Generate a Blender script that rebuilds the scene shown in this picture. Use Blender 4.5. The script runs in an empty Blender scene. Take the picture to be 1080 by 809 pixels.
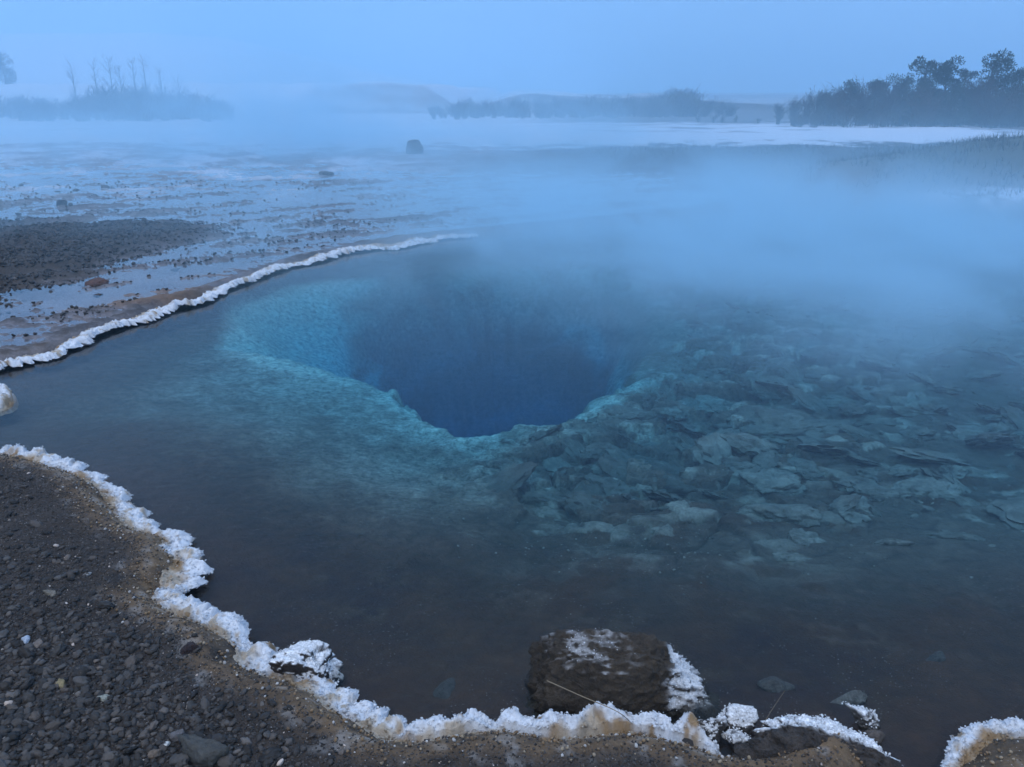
import bpy, math, random
import numpy as np
from mathutils import Vector, Matrix

random.seed(7)
RNG = np.random.default_rng(11)
C = bpy.context.scene.collection
SC = bpy.context.scene
R = math.radians

# ------------------------------------------------------------------ camera model
F = 900.0; CX, CY = 540.0, 404.5; HZ = 100.0; ZC = 1.65
PITCH = math.atan((CY - HZ) / F)
_cp, _sp = math.cos(PITCH), math.sin(PITCH)

def ray(px, py):
    a, b = (px - CX) / F, (CY - py) / F
    return np.array([a, _cp + b * _sp, -_sp + b * _cp])

def at(px, py, z=0.0):
    """place on the horizontal plane z that the photograph shows at a pixel"""
    d = ray(px, py); t = (z - ZC) / d[2]
    return np.array([d[0] * t, d[1] * t, z])

def at_far(px, py, y):
    d = ray(px, py); t = y / d[1]
    return np.array([d[0] * t, y, ZC + d[2] * t])

# ------------------------------------------------------------------ noise
def _h2(ix, iy, s):
    h = (ix.astype(np.int64) * 374761393 + iy.astype(np.int64) * 668265263 + s * 982451653) & 0xffffffff
    h = ((h ^ (h >> 13)) * 1274126177) & 0xffffffff
    return ((h ^ (h >> 16)) & 0xffff) / 65535.0

def vn2(x, y, s=0):
    ix, iy = np.floor(x), np.floor(y); fx, fy = x - ix, y - iy
    fx = fx * fx * fx * (fx * (fx * 6 - 15) + 10); fy = fy * fy * fy * (fy * (fy * 6 - 15) + 10)
    a = _h2(ix, iy, s); b = _h2(ix + 1, iy, s); c = _h2(ix, iy + 1, s); d = _h2(ix + 1, iy + 1, s)
    return (a + (b - a) * fx) * (1 - fy) + (c + (d - c) * fx) * fy

def fbm2(x, y, oct=4, s=0, gain=.5):
    v = np.zeros_like(x, dtype=float); a = 1.0; t = 0
    for i in range(oct):
        v += a * (vn2(x * 2 ** i + 17.3 * i, y * 2 ** i - 9.1 * i, s + i) - .5); t += a; a *= gain
    return v / t * 2

def _h3(ix, iy, iz, s):
    h = (ix.astype(np.int64) * 374761393 + iy.astype(np.int64) * 668265263 + iz.astype(np.int64) * 2147483647 + s * 982451653) & 0xffffffff
    h = ((h ^ (h >> 13)) * 1274126177) & 0xffffffff
    return ((h ^ (h >> 16)) & 0xffff) / 65535.0

def vn3(p, s=0):
    i = np.floor(p); f = p - i; f = f * f * (3 - 2 * f)
    r = 0
    for dx in (0, 1):
        for dy in (0, 1):
            for dz in (0, 1):
                w = (f[:, 0] if dx else 1 - f[:, 0]) * (f[:, 1] if dy else 1 - f[:, 1]) * (f[:, 2] if dz else 1 - f[:, 2])
                r = r + w * _h3(i[:, 0] + dx, i[:, 1] + dy, i[:, 2] + dz, s)
    return r

def fbm3(p, oct=4, s=0, gain=.5):
    v = 0; a = 1.0; t = 0
    for i in range(oct):
        v = v + a * (vn3(p * 2 ** i + 13.7 * i, s + i) - .5); t += a; a *= gain
    return v / t * 2

def worley(x, y, s=0):
    """nearest and second distances and id of nearest cell"""
    ix, iy = np.floor(x), np.floor(y)
    d1 = np.full_like(x, 9.); d2 = np.full_like(x, 9.); idd = np.zeros_like(x)
    for dx in (-1, 0, 1):
        for dy in (-1, 0, 1):
            cx, cy = ix + dx, iy + dy
            px = cx + _h2(cx, cy, s); py = cy + _h2(cx, cy, s + 5)
            d = np.hypot(px - x, py - y); idv = _h2(cx, cy, s + 9)
            closer = d < d1
            d2 = np.where(closer, d1, np.minimum(d2, d)); idd = np.where(closer, idv, idd); d1 = np.where(closer, d, d1)
    return d1, d2, idd

def ss(a, b, x):
    t = np.clip((x - a) / (b - a), 0, 1); return t * t * (3 - 2 * t)

def sdf(poly, x, y):
    """signed distance to a closed polygon, positive inside"""
    d = np.full(x.shape, 1e9); inside = np.zeros(x.shape, bool); n = len(poly)
    for i in range(n):
        ax, ay = poly[i][:2]; bx, by = poly[(i + 1) % n][:2]
        ex, ey = bx - ax, by - ay; wx, wy = x - ax, y - ay
        t = np.clip((wx * ex + wy * ey) / (ex * ex + ey * ey + 1e-12), 0, 1)
        d = np.minimum(d, (wx - ex * t) ** 2 + (wy - ey * t) ** 2)
        c = (ay <= y) != (by <= y)
        with np.errstate(divide='ignore', invalid='ignore'):
            xi = ax + (y - ay) * ex / (ey if ey != 0 else 1e-12)
        inside ^= c & (x < xi)
    return np.where(inside, 1, -1) * np.sqrt(d)

def spline(pts, step):
    p = np.array(pts, float); p = np.vstack([2 * p[0] - p[1], p, 2 * p[-1] - p[-2]])
    out = []
    for i in range(1, len(p) - 2):
        n = max(2, int(np.linalg.norm(p[i + 1] - p[i]) / step))
        t = np.linspace(0, 1, n, endpoint=False)[:, None]
        a, b, c, d = p[i - 1], p[i], p[i + 1], p[i + 2]
        out.append(.5 * (2 * b + (c - a) * t + (2 * a - 5 * b + 4 * c - d) * t ** 2 + (3 * b - a - 3 * c + d) * t ** 3))
    out.append(p[-2][None]); return np.vstack(out)

# ------------------------------------------------------------------ mesh and tagging helpers
def mesh_obj(name, verts, faces, mat, parent=None, col=None, smooth=True, loc=None):
    """faces: (n,3) or (n,4) int array, or a list of such arrays"""
    verts = np.asarray(verts, np.float32)
    if not isinstance(faces, list): faces = [faces]
    faces = [np.asarray(f, np.int32) for f in faces if len(f)]
    me = bpy.data.meshes.new(name)
    me.vertices.add(len(verts)); me.vertices.foreach_set('co', verts.ravel())
    nl = sum(f.size for f in faces); npoly = sum(len(f) for f in faces)
    me.loops.add(nl); me.loops.foreach_set('vertex_index', np.concatenate([f.ravel() for f in faces]))
    sizes = np.concatenate([np.full(len(f), f.shape[1], np.int32) for f in faces])
    me.polygons.add(npoly)
    me.polygons.foreach_set('loop_start', np.concatenate([[0], np.cumsum(sizes)[:-1]]).astype(np.int32))
    try: me.polygons.foreach_set('loop_total', sizes)
    except Exception: pass
    me.polygons.foreach_set('use_smooth', np.full(npoly, smooth))
    me.update(calc_edges=True); me.validate()
    if col is not None:
        ca = me.color_attributes.new('tint', 'FLOAT_COLOR', 'POINT')
        c = np.ones((len(verts), 4), np.float32); c[:, :np.asarray(col).shape[1]] = col
        ca.data.foreach_set('color', c.ravel())
    me.materials.append(mat)
    o = bpy.data.objects.new(name, me); C.objects.link(o)
    if parent: o.parent = parent
    if loc is not None: o.location = loc
    return o

def tag(o, label=None, cat=None, group=None, kind=None):
    if label: o['label'] = label
    if cat: o['category'] = cat
    if group: o['group'] = group
    if kind: o['kind'] = kind
    return o

def ico(sub):
    t = (1 + 5 ** .5) / 2
    v = [(-1, t, 0), (1, t, 0), (-1, -t, 0), (1, -t, 0), (0, -1, t), (0, 1, t), (0, -1, -t), (0, 1, -t), (t, 0, -1), (t, 0, 1), (-t, 0, -1), (-t, 0, 1)]
    f = [(0, 11, 5), (0, 5, 1), (0, 1, 7), (0, 7, 10), (0, 10, 11), (1, 5, 9), (5, 11, 4), (11, 10, 2), (10, 7, 6), (7, 1, 8), (3, 9, 4), (3, 4, 2), (3, 2, 6), (3, 6, 8), (3, 8, 9), (4, 9, 5), (2, 4, 11), (6, 2, 10), (8, 6, 7), (9, 8, 1)]
    v = [np.array(p) / np.linalg.norm(p) for p in v]
    for _ in range(sub):
        cache = {}; nf = []
        def mid(a, b):
            k = (min(a, b), max(a, b))
            if k not in cache:
                m = v[a] + v[b]; v.append(m / np.linalg.norm(m)); cache[k] = len(v) - 1
            return cache[k]
        for a, b, c in f:
            ab, bc, ca = mid(a, b), mid(b, c), mid(c, a)
            nf += [(a, ab, ca), (b, bc, ab), (c, ca, bc), (ab, bc, ca)]
        f = nf
    return np.array(v), np.array(f, np.int32)
ICO = {k: ico(k) for k in range(6)}

def blobs(pos, rad, sub=0, flat=.8, s=0, rough=.35):
    """many little lumps in one vertex block; rad (n,) or (n,3)"""
    bv, bf = ICO[sub]; n = len(pos); rng = np.random.default_rng(s)
    if rad.ndim == 1: rad = np.stack([rad, rad, rad * flat], 1)
    a = rng.uniform(0, 2 * np.pi, n); ca, sa = np.cos(a)[:, None], np.sin(a)[:, None]
    v = bv[None] * (1 + rough * (rng.random((n, len(bv), 1)) - .5)) * rad[:, None, :]
    vx = v[..., 0] * ca - v[..., 1] * sa; vy = v[..., 0] * sa + v[..., 1] * ca
    tx = rng.normal(0, .25, (n, 1)); ty = rng.normal(0, .25, (n, 1))
    v = np.stack([vx, vy, v[..., 2] + tx * vx + ty * vy], 2) + np.asarray(pos)[:, None, :]
    f = bf[None] + (np.arange(n) * len(bv))[:, None, None]
    return v.reshape(-1, 3), f.reshape(-1, 3), len(bv)

def tube(path, r0, r1, sides=5):
    """tapered tube along a polyline"""
    p = np.asarray(path, float); n = len(p); vs = []
    for i in range(n):
        t = p[min(i + 1, n - 1)] - p[max(i - 1, 0)]; t = t / (np.linalg.norm(t) + 1e-9)
        a = np.cross(t, [0.3, .9, .2]); a /= np.linalg.norm(a) + 1e-9; b = np.cross(t, a)
        r = r0 + (r1 - r0) * i / (n - 1)
        for k in range(sides):
            w = 2 * math.pi * k / sides; vs.append(p[i] + r * (math.cos(w) * a + math.sin(w) * b))
    f = [(i * sides + k, i * sides + (k + 1) % sides, (i + 1) * sides + (k + 1) % sides, (i + 1) * sides + k) for i in range(n - 1) for k in range(sides)]
    return np.array(vs), np.array(f, np.int32)

class Join:
    def __init__(s): s.v = []; s.f = []; s.c = []; s.n = 0
    def add(s, v, f, c=None):
        s.v.append(np.asarray(v)); s.f.append(np.asarray(f) + s.n); s.n += len(v)
        if c is not None: s.c.append(np.broadcast_to(np.asarray(c, float), (len(v), np.asarray(c).shape[-1])))
    def obj(s, name, mat, parent=None, **k):
        return mesh_obj(name, np.vstack(s.v), s.f, mat, parent, col=np.vstack(s.c) if s.c else None, **k)

# ------------------------------------------------------------------ materials
class NT:
    def __init__(s, tree): s.t = tree; s.n = tree.nodes; s.l = tree.links
    def new(s, typ, **kw):
        n = s.n.new(typ)
        for k, v in kw.items(): setattr(n, k, v)
        return n
    def link(s, a, b): s.l.new(a, b)
    def m(s, op, a, b=None, c=None, clamp=False):
        n = s.new('ShaderNodeMath', operation=op, use_clamp=clamp)
        for i, v in enumerate((a, b, c)):
            if v is None: continue
            if isinstance(v, (int, float)): n.inputs[i].default_value = v
            else: s.link(v, n.inputs[i])
        return n.outputs[0]
    def rng(s, v, a, b, c=0., d=1., smooth=True):
        n = s.new('ShaderNodeMapRange', interpolation_type='SMOOTHSTEP' if smooth else 'LINEAR')
        s.link(v, n.inputs['Value'])
        for k, w in zip(('From Min', 'From Max', 'To Min', 'To Max'), (a, b, c, d)):
            n.inputs[k].default_value = w
        return n.outputs['Result']
    def noise(s, vec, scale, detail=4, rough=.55, dist=0.):
        n = s.new('ShaderNodeTexNoise'); n.inputs['Scale'].default_value = scale; n.inputs['Detail'].default_value = detail
        n.inputs['Roughness'].default_value = rough; n.inputs['Distortion'].default_value = dist
        if vec is not None: s.link(vec, n.inputs['Vector'])
        return n.outputs['Fac']
    def mix(s, fac, a, b, blend='MIX'):
        n = s.new('ShaderNodeMix', data_type='RGBA', blend_type=blend)
        for v, sock in ((fac, n.inputs[0]), (a, n.inputs[6]), (b, n.inputs[7])):
            if isinstance(v, (int, float)): sock.default_value = v
            elif isinstance(v, tuple): sock.default_value = v if len(v) == 4 else v + (1,)
            else: s.link(v, sock)
        return n.outputs[2]

def new_mat(name):
    m = bpy.data.materials.new(name); m.use_nodes = True; m.node_tree.nodes.clear()
    return m, NT(m.node_tree)

def surf_mat(name, base=None, rough=.8, scales=(60, 250), contrast=.5, bump=.006, bump_scale=80, spec=.35, warp=None, fleck=None, detail=5):
    """matte natural surface: vertex tint (or base colour) broken up by two octaves of noise, with bump"""
    m, t = new_mat(name)
    co = t.new('ShaderNodeTexCoord').outputs['Object']
    if base is None:
        at_ = t.new('ShaderNodeAttribute', attribute_name='tint'); col = at_.outputs['Color']; amt = at_.outputs['Alpha']
    else: col = base + (1,); amt = 1.0
    n1 = t.noise(co, scales[0], 5, .6); n2 = t.noise(co, scales[1], 3, .6)
    f = t.m('ADD', t.m('MULTIPLY', t.m('SUBTRACT', n1, .5), 2.2), t.m('MULTIPLY', t.m('SUBTRACT', n2, .5), 1.6))
    f = t.m('ADD', 1.0, t.m('MULTIPLY', t.m('MULTIPLY', f, contrast), amt))
    f = t.m('MAXIMUM', f, .15)
    cc = t.new('ShaderNodeCombineColor')
    for i in range(3): t.link(f, cc.inputs[i])
    c = t.mix(1.0, col, cc.outputs[0], 'MULTIPLY')
    if fleck:
        fs, thr, fc = fleck
        v = t.new('ShaderNodeTexVoronoi'); v.inputs['Scale'].default_value = fs; t.link(co, v.inputs['Vector'])
        wn = t.new('ShaderNodeTexWhiteNoise'); t.link(v.outputs['Position'], wn.inputs['Vector'])
        k = t.m('MULTIPLY', t.m('LESS_THAN', v.outputs['Distance'], .28), t.m('GREATER_THAN', wn.outputs['Value'], thr))
        k = t.m('MULTIPLY', k, t.rng(t.noise(co, fs * .02, 2), .45, .62))
        c = t.mix(k, c, fc + (1,))
    b = t.new('ShaderNodeBsdfPrincipled'); b.inputs['Roughness'].default_value = rough; b.inputs['Specular IOR Level'].default_value = spec
    t.link(c, b.inputs['Base Color'])
    bp = t.new('ShaderNodeBump'); bp.inputs['Distance'].default_value = bump; bp.inputs['Strength'].default_value = 1
    t.link(t.m('ADD', t.noise(co, bump_scale, 6, .65), t.m('MULTIPLY', n1, .6)), bp.inputs['Height']); t.link(bp.outputs[0], b.inputs['Normal'])
    o = t.new('ShaderNodeOutputMaterial'); t.link(b.outputs[0], o.inputs['Surface'])
    return m

M_ground = surf_mat('ground', None, .8, (24, 75), .6, .008, 70, .3, fleck=(170, .94, (.30, .29, .28)))
M_stone = surf_mat('stone', None, .8, (40, 160), .8, .012, 90, .3)
M_pebble = surf_mat('pebble', None, .7, (160, 500), .45, .0015, 300, .35)
M_frost = surf_mat('frost', None, .55, (70, 260), .35, .004, 160, .4)
M_slab = surf_mat('sinter', None, .8, (14, 70), .6, .008, 60, .25)
M_bark = surf_mat('bark', (.045, .035, .03), .9, (30, 90), .4, .004, 60, .2)
M_twig = surf_mat('twig', (.05, .038, .034), .9, (12, 60), .4, .001, 60, .2)
M_needle = surf_mat('needles', (.022, .035, .024), .8, (6, 30), .5, .001, 60, .2)
M_grass = surf_mat('dry_grass', (.045, .038, .02), .85, (4, 40), .5, .001, 60, .2)
M_stem = surf_mat('dry_stem', (.22, .17, .11), .8, (60, 200), .3, .0005, 200, .3)

def water_mat(name, volume, tint=(1, 1, 1), rough=.07, ripple=.0016, ior=1.2):
    m, t = new_mat(name)
    co = t.new('ShaderNodeTexCoord').outputs['Object']
    mp = t.new('ShaderNodeMapping'); mp.inputs['Scale'].default_value = (1, 1.8, 1); t.link(co, mp.inputs['Vector'])
    bp = t.new('ShaderNodeBump'); bp.inputs['Distance'].default_value = ripple
    t.link(t.noise(mp.outputs[0], 7, 3, .5, .4), bp.inputs['Height'])
    fr = t.new('ShaderNodeFresnel'); fr.inputs['IOR'].default_value = ior; t.link(bp.outputs[0], fr.inputs['Normal'])
    tr = t.new('ShaderNodeBsdfTransparent'); tr.inputs['Color'].default_value = tint + (1,)
    gl = t.new('ShaderNodeBsdfGlossy'); gl.inputs['Roughness'].default_value = rough; t.link(bp.outputs[0], gl.inputs['Normal'])
    gl.inputs['Color'].default_value = (1, 1, 1, 1)
    mx = t.new('ShaderNodeMixShader'); t.link(fr.outputs[0], mx.inputs[0]); t.link(tr.outputs[0], mx.inputs[1]); t.link(gl.outputs[0], mx.inputs[2])
    o = t.new('ShaderNodeOutputMaterial'); t.link(mx.outputs[0], o.inputs['Surface'])
    if volume:
        ab = t.new('ShaderNodeVolumeAbsorption'); ab.inputs['Density'].default_value = volume[0]; ab.inputs['Color'].default_value = volume[1] + (1,)
        sc = t.new('ShaderNodeVolumeScatter'); sc.inputs['Density'].default_value = volume[2]; sc.inputs['Color'].default_value = volume[3] + (1,)
        ad = t.new('ShaderNodeAddShader'); t.link(ab.outputs[0], ad.inputs[0]); t.link(sc.outputs[0], ad.inputs[1]); t.link(ad.outputs[0], o.inputs['Volume'])
    return m
M_pool = water_mat('pool_water', (1.35, (.0, .83, .955), .03, (.05, .7, 1.)))
M_puddle = water_mat('puddle_water', None, (.97, .98, 1.), .04, .0006, 1.33)

# ------------------------------------------------------------------ shorelines (pixels of the water's edge, put on the water plane)
near_px = [(-130, 468), (-60, 470), (0, 476), (32, 481), (68, 490), (100, 502), (116, 511), (128, 527), (143, 542), (158, 556), (186, 562), (200, 580),
           (205, 596), (196, 616), (184, 627), (205, 643), (232, 652), (255, 665), (270, 682), (276, 697), (296, 704), (322, 711), (352, 726),
           (368, 740), (392, 752), (412, 766), (440, 769), (470, 764), (500, 759), (540, 757), (580, 766), (620, 764), (660, 760), (700, 766),
           (735, 775), (760, 783), (800, 779), (822, 772), (835, 762), (850, 757), (880, 757), (905, 768), (925, 782), (937, 797), (942, 812), (948, 850)]
right_px = [(975, 850), (985, 812), (996, 800), (1012, 785), (1016, 773), (1045, 764), (1080, 762), (1140, 758), (1230, 752)]
far_px = [(-120, 420), (-50, 400), (0, 390), (40, 380), (62, 374), (95, 358), (128, 345), (150, 339), (182, 327), (212, 320), (240, 306), (265, 296), (300, 284), (330, 278),
          (362, 268), (395, 264), (425, 262), (460, 254), (505, 250)]
near_w = [at(x, y, .035)[:2] for x, y in near_px]; right_w = [at(x, y, .035)[:2] for x, y in right_px]; far_w = [at(x, y)[:2] for x, y in far_px]
beyond_w = [at(x, y)[:2] for x, y in [(560, 243), (640, 236), (740, 229), (850, 224), (960, 222), (1060, 226), (1180, 250), (1300, 300)]]
pool_poly = near_w + right_w + [np.array([3.6, 1.9]), np.array([6.4, 3.6]), np.array([7.6, 6.2])] + beyond_w[::-1] + far_w[::-1] + [np.array([-3.9, 4.4])]
# crater: brow of the vent and its throat
brow = [at(x, y, z)[:2] for x, y, z in [(228, 372, -.26), (262, 386, -.28), (310, 396, -.3), (370, 406, -.32), (418, 425, -.32), (448, 446, -.33), (480, 468, -.34), (500, 472, -.36), (524, 474, -.4),
        (548, 466, -.36), (580, 447, -.31), (612, 446, -.32), (640, 438, -.33), (668, 418, -.33), (700, 388, -.33), (722, 350, -.33), (700, 318, -.33), (640, 300, -.32), (520, 294, -.32), (400, 300, -.3), (300, 312, -.26), (236, 335, -.25)]]
throat = [at(x, y, z)[:2] for x, y, z in [(372, 408, -.40), (420, 432, -.40), (450, 452, -.40), (484, 474, -.42), (524, 480, -.46), (556, 470, -.42), (590, 452, -.40), (640, 440, -.5), (672, 402, -.6), (676, 350, -.6), (640, 318, -.5),
        (520, 308, -.5), (410, 318, -.5), (362, 345, -.6)]]
mound = [at(x, y, .05)[:2] for x, y in [(-140, 262), (-60, 248), (0, 240), (120, 235), (218, 244), (185, 256), (110, 272), (92, 284), (40, 296), (0, 312), (-60, 330), (-140, 352)]]

def shore(x, y): return sdf(pool_poly, x, y)

FLAT_W = [at(x, y)[:2] for x, y in [(-400, 470), (0, 392), (100, 355), (210, 314), (320, 276), (420, 256), (505, 246), (600, 237), (700, 230), (770, 216), (800, 186)]] + [np.array([8., 26.]), np.array([6., 30.]), np.array([-60., 30.]), np.array([-60., 3.])]

def land_height(x, y, dl):
    r = np.hypot(x, y)
    flat = ss(-.25, .25, sdf(FLAT_W, x, y))
    bank = .105 * ss(-.01, .16, dl) + .02 * ss(.2, 1.0, dl) + .012 * fbm2(x * 3, y * 3, 3, 3) + .006 * fbm2(x * 14, y * 14, 3, 9)
    bank = bank * np.where(y < 6, 1, 1)
    u = (x * .80 + y * .60); v = (-x * .60 + y * .80)      # streaks run along the far rim
    st = fbm2(u * .7, v * 3.2, 4, 21); st2 = fbm2(u * 2.2, v * 7, 4, 31)
    fl = .046 + .03 * st + .026 * st2 + .034 * fbm2(x * 11, y * 15, 4, 51, .65)
    fl = fl + .065 * ss(-.35, .8, sdf(mound, x, y) + .9 * st + .3 * st2) + .006 * ss(.6, .1, dl)
    fl = np.maximum(fl * ss(.0, .12, dl) + .0, .0)
    h = bank * (1 - flat) + fl * flat
    # moor and hump on the right, rising land further off
    far = ss(17, 34, y)
    h = h + far * (.10 + .04 * fbm2(x * .15, y * .15, 3, 61))
    hx, hy = (x - 10.6) / 4.4, (y - 16.2) / 2.8
    h = h + .78 * np.exp(-(hx ** 2 + hy ** 2) ** 1.3) * (1 + .15 * fbm2(x * .8, y * .8, 3, 63))
    h = h + .22 * np.exp(-((x - 4.5) / 6.) ** 2 - ((y - 23.) / 2.6) ** 2) + .05 * far * fbm2(x * .9, y * .9, 3, 64)
    h = h + ss(31, 36, y) * ss(-6, 2, x) * .08
    # bluff behind the centre, and the long snowy hill
    h = h + 2.35 * (1 + .25 * fbm2(x * .12, y * .05, 3, 128)) * ss(74, 92, y + 6 * fbm2(x * .05, y * .02, 2, 68)) * ss(-5.5, -9, x + 1.5 * fbm2(y * .2, x * .2, 2, 66))
    h = h + 1.25 * (1 + .4 * fbm2(x * .12, y * .05, 3, 129)) * ss(64, 84, y + 6 * fbm2(x * .05, y * .02, 2, 67)) * ss(-5, 2, x) * ss(30, 12, x)
    crest = 24.0 * ss(-10, -170, x + .0 * y) * (1 + .12 * fbm2(x * .012, y * .012, 3, 71)) + 2.2
    h = h + crest * ss(130, 470, y) - 2.0 * ss(480, 560, y) + 1.5 * ss(60, 400, np.abs(x))
    return h, flat

def floor_height(x, y, sd):
    dl = sd
    d = .055 + .05 * ss(.0, .5, dl) + .12 * ss(.4, 2.2, dl)
    d = d * ss(-.03, .06, dl)
    bh = sdf(brow, x, y) + ss(7.6, 6.2, y) * .10 * fbm2(x * 3, y * 3, 4, 79); th = sdf(throat, x, y) + ss(7.6, 6.2, y) * .06 * fbm2(x * 3, y * 3, 4, 79)
    lip = np.exp(-((bh - .05) / .35) ** 2)
    d = d + .10 * ss(-1.8, .0, bh) - .05 * lip * ss(-.5, .3, x - .1 + .5 * fbm2(x * 2, y * 2, 2, 80)) * ss(6.2, 5.2, y)
    wob = ss(7.6, 6.2, y) * (.16 * fbm2(x * 2.6, y * 2.6, 4, 81) + .04 * fbm2(x * 11, y * 11, 3, 82))
    d = d + .22 * ss(.0, .6, bh + wob) + .35 * ss(.3, 1.3, bh + wob)
    wf = 1 + 2.2 * ss(5.2, 7.6, y)
    d = d + 1.1 * ss(-.05 * wf, .35 * wf, th + wob) + 2.2 * ss(.1, 1.2 * wf, th + wob * 2) + 1.2 * ss(.6, 1.6, th)
    inside = ss(.0, .5, th)
    d = d + inside * .30 * fbm2(x * 1.5, y * 1.5, 4, 83) + ss(.0, .3, th) * .10 * np.sin(d * 9 + 3 * fbm2(x, y, 2, 84))
    # rubble plates right of and in front of the vent
    rub = ss(-.6, .6, x + .15 * (y - 4.5) + .4 * fbm2(x, y, 3, 85)) * ss(.5, 1.3, dl) * ss(.1, -.15, bh)
    d1, d2, idv = worley(x * 3.1 + .4 * fbm2(x * 2, y * 2, 3, 86), y * 4.6 + .5 * fbm2(x * 2, y * 2, 3, 87), 3)
    e1, e2, ide = worley(x * 7 + .4 * fbm2(x * 4, y * 4, 3, 88), y * 10 + .4 * fbm2(x * 4, y * 4, 3, 89), 4)
    d = d + rub * (.055 - .12 * idv * ss(.02, .10, d2 - d1) - .05 * ide * ss(.02, .14, e2 - e1)) * ss(2.4, .4, -bh)
    d = d - .02 * fbm2(x * 5, y * 5, 4, 90) * ss(.2, .8, dl) - .008 * fbm2(x * 18, y * 18, 3, 92)
    crack = rub * np.maximum(ss(.09, .0, d2 - d1), .7 * ss(.10, .0, e2 - e1))
    return -d, bh, th, rub, ide, idv, crack

def ground_at(x, y):
    x = np.atleast_1d(np.asarray(x, float)); y = np.atleast_1d(np.asarray(y, float))
    sd = shore(x, y); lh, fl = land_height(x, y, -sd); fh = floor_height(x, y, sd)[0]
    w = ss(-.02, .02, sd); return lh * (1 - w) + fh * w

# ------------------------------------------------------------------ ground sheet
def build_ground():
    a = np.concatenate([np.linspace(-180, -52, 44, endpoint=False), np.linspace(-52, 52, 780, endpoint=False), np.linspace(52, 180, 45)])
    a = np.radians(a)
    rr = [.25]
    while rr[-1] < 900:
        r = rr[-1]; k = .02 if r < 1.3 else .0045 if r < 3.2 else .0030 if r < 7 else .0055 if r < 9 else .009 if r < 18 else .014 if r < 60 else .03
        rr.append(r * (1 + k))
    rr = np.array(rr); A, RR = np.meshgrid(a, rr); x = (RR * np.sin(A)).ravel(); y = (RR * np.cos(A)).ravel()
    sd = shore(x, y); lh, flat = land_height(x, y, -sd); fh, bh, th, rub, ide, idv, crack = floor_height(x, y, sd)
    w = ss(-.02, .02, sd); z = lh * (1 - w) + fh * w
    dl = -sd; n = len(x)
    f1 = fbm2(x * 1.3, y * 1.3, 4, 101); f2 = fbm2(x * 6, y * 6, 4, 103); f3 = fbm2(x * 22, y * 22, 3, 107); vf = fbm2(x * .12, y * .12, 4, 109)
    def lerp(c, new, k): return c * (1 - k)[:, None] + np.asarray(new)[None] * k[:, None]
    # near bank: dark volcanic grit
    c = np.tile(np.array([.032, .0240, .0190]), (n, 1)) * (1 + .35 * f2 + .25 * f3)[:, None]
    # iron and silica stained strip behind the near rim
    band = ss(.03, .07, dl + .03 * f2) * ss(.25, .13, dl + .07 * f2 + .05 * f3) * ss(6., 5., y)
    c = lerp(c, [.21, .135, .072], band * np.clip(.55 + .6 * f2 + .4 * f3, 0, 1))
    c = lerp(c, [.26, .23, .20], band * ss(.2, .6, f3 + .4 * f2) * .8)
    c = lerp(c, [.42, .41, .40], ss(.05, .02, np.abs(dl - .20 + .05 * f2)) * ss(.1, .6, f3) * .25 * ss(6., 5., y))
    # wet flats: grey brown mud with pale silica and darker streaks
    mud = np.tile(np.array([.15, .145, .16]), (n, 1)) * (1 + .3 * f2)[:, None]
    mud = lerp(mud, [.24, .225, .235], ss(-.1, .5, f1) * .6)
    mud = lerp(mud, [.05, .043, .042], ss(.052, .068, lh) * .85)
    mud = lerp(mud, [.21, .125, .075], ss(.9, .15, dl) * ss(-.2, .5, f1 + .5 * f2) * .7 * ss(9, 7, y))
    mo = ss(-.5, .5, sdf(mound, x, y) + .35 * f2 + .7 * f1)
    mud = lerp(mud, np.array([.037, .0265, .020]), mo * .92)
    c = c * (1 - flat)[:, None] + mud * flat[:, None]
    # moor further off, snow lying on it
    far = ss(15, 22, y) * ss(-3., 3., x)
    c = c * (1 - ss(9, 10, y) * (1 - flat))[:, None] + np.array([.17, .16, .16])[None] * (ss(9, 10, y) * (1 - flat))[:, None]
    moor = np.array([.034, .032, .030])[None] * (1 + .3 * fbm2(x * .7, y * .7, 4, 113))[:, None]
    c = c * (1 - far)[:, None] + moor * far[:, None]
    hump = np.exp(-(((x - 10.6) / 4.8) ** 2 + ((y - 16.2) / 3.2) ** 2) ** 1.5)
    c = lerp(c, [.045, .042, .02], np.clip(hump * 1.4, 0, 1))
    snow_left = ss(15.5, 22, y + 3 * f1 + 5 * vf) * ss(2., -4., x - .12 * (y - 20) + 1.5 * f1) * (.25 + .6 * ss(-.25, .35, f1 + .4 * f2 + .02 * (y - 24)))
    bank_s = ss(27.2, 28.6, y + 2.4 * f1 + 1.2 * f2 + 2.0 * fbm2(x * .3, y * .3, 3, 117)) * ss(47, 43, y + 3 * f1) * ss(23, 18, x + 2 * f1)
    bank_s = bank_s * (1 - .75 * ss(.2, .42, fbm2(x * .25, y * 1.1, 4, 118)) * ss(33, 35, y))
    front = np.exp(-(((x - 8.3) / 2.3) ** 2 + ((y - 13.0 + .12 * (x - 8.3)) / .55) ** 2) ** 2) * ss(-.3, .2, f1 + f2)
    field = ss(46, 52, y + 3 * f1) * (.25 + .75 * ss(-.1, .15, fbm2(x * .05, y * .03, 4, 121)))
    field = np.maximum(field * ss(-2, -14, x), field * .55)
    hillm = ss(130, 170, y); streak = fbm2(x * .006 + 3, y * .03, 4, 123)
    field = field * (1 - hillm) + hillm * (.05 + .38 * ss(-.2, .2, streak))
    bl = ss(68, 76, y) * ss(92, 87, y + 2.5 * f1 + 6 * fbm2(x * .05, y * .02, 2, 68)) * (.55 + .35 * ss(-.3, .2, fbm2(x * .3, y * .5, 4, 127))) * ss(-21, -16, x + 3 * f1) * ss(34, 20, x); field = field * (1 - bl)
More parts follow.
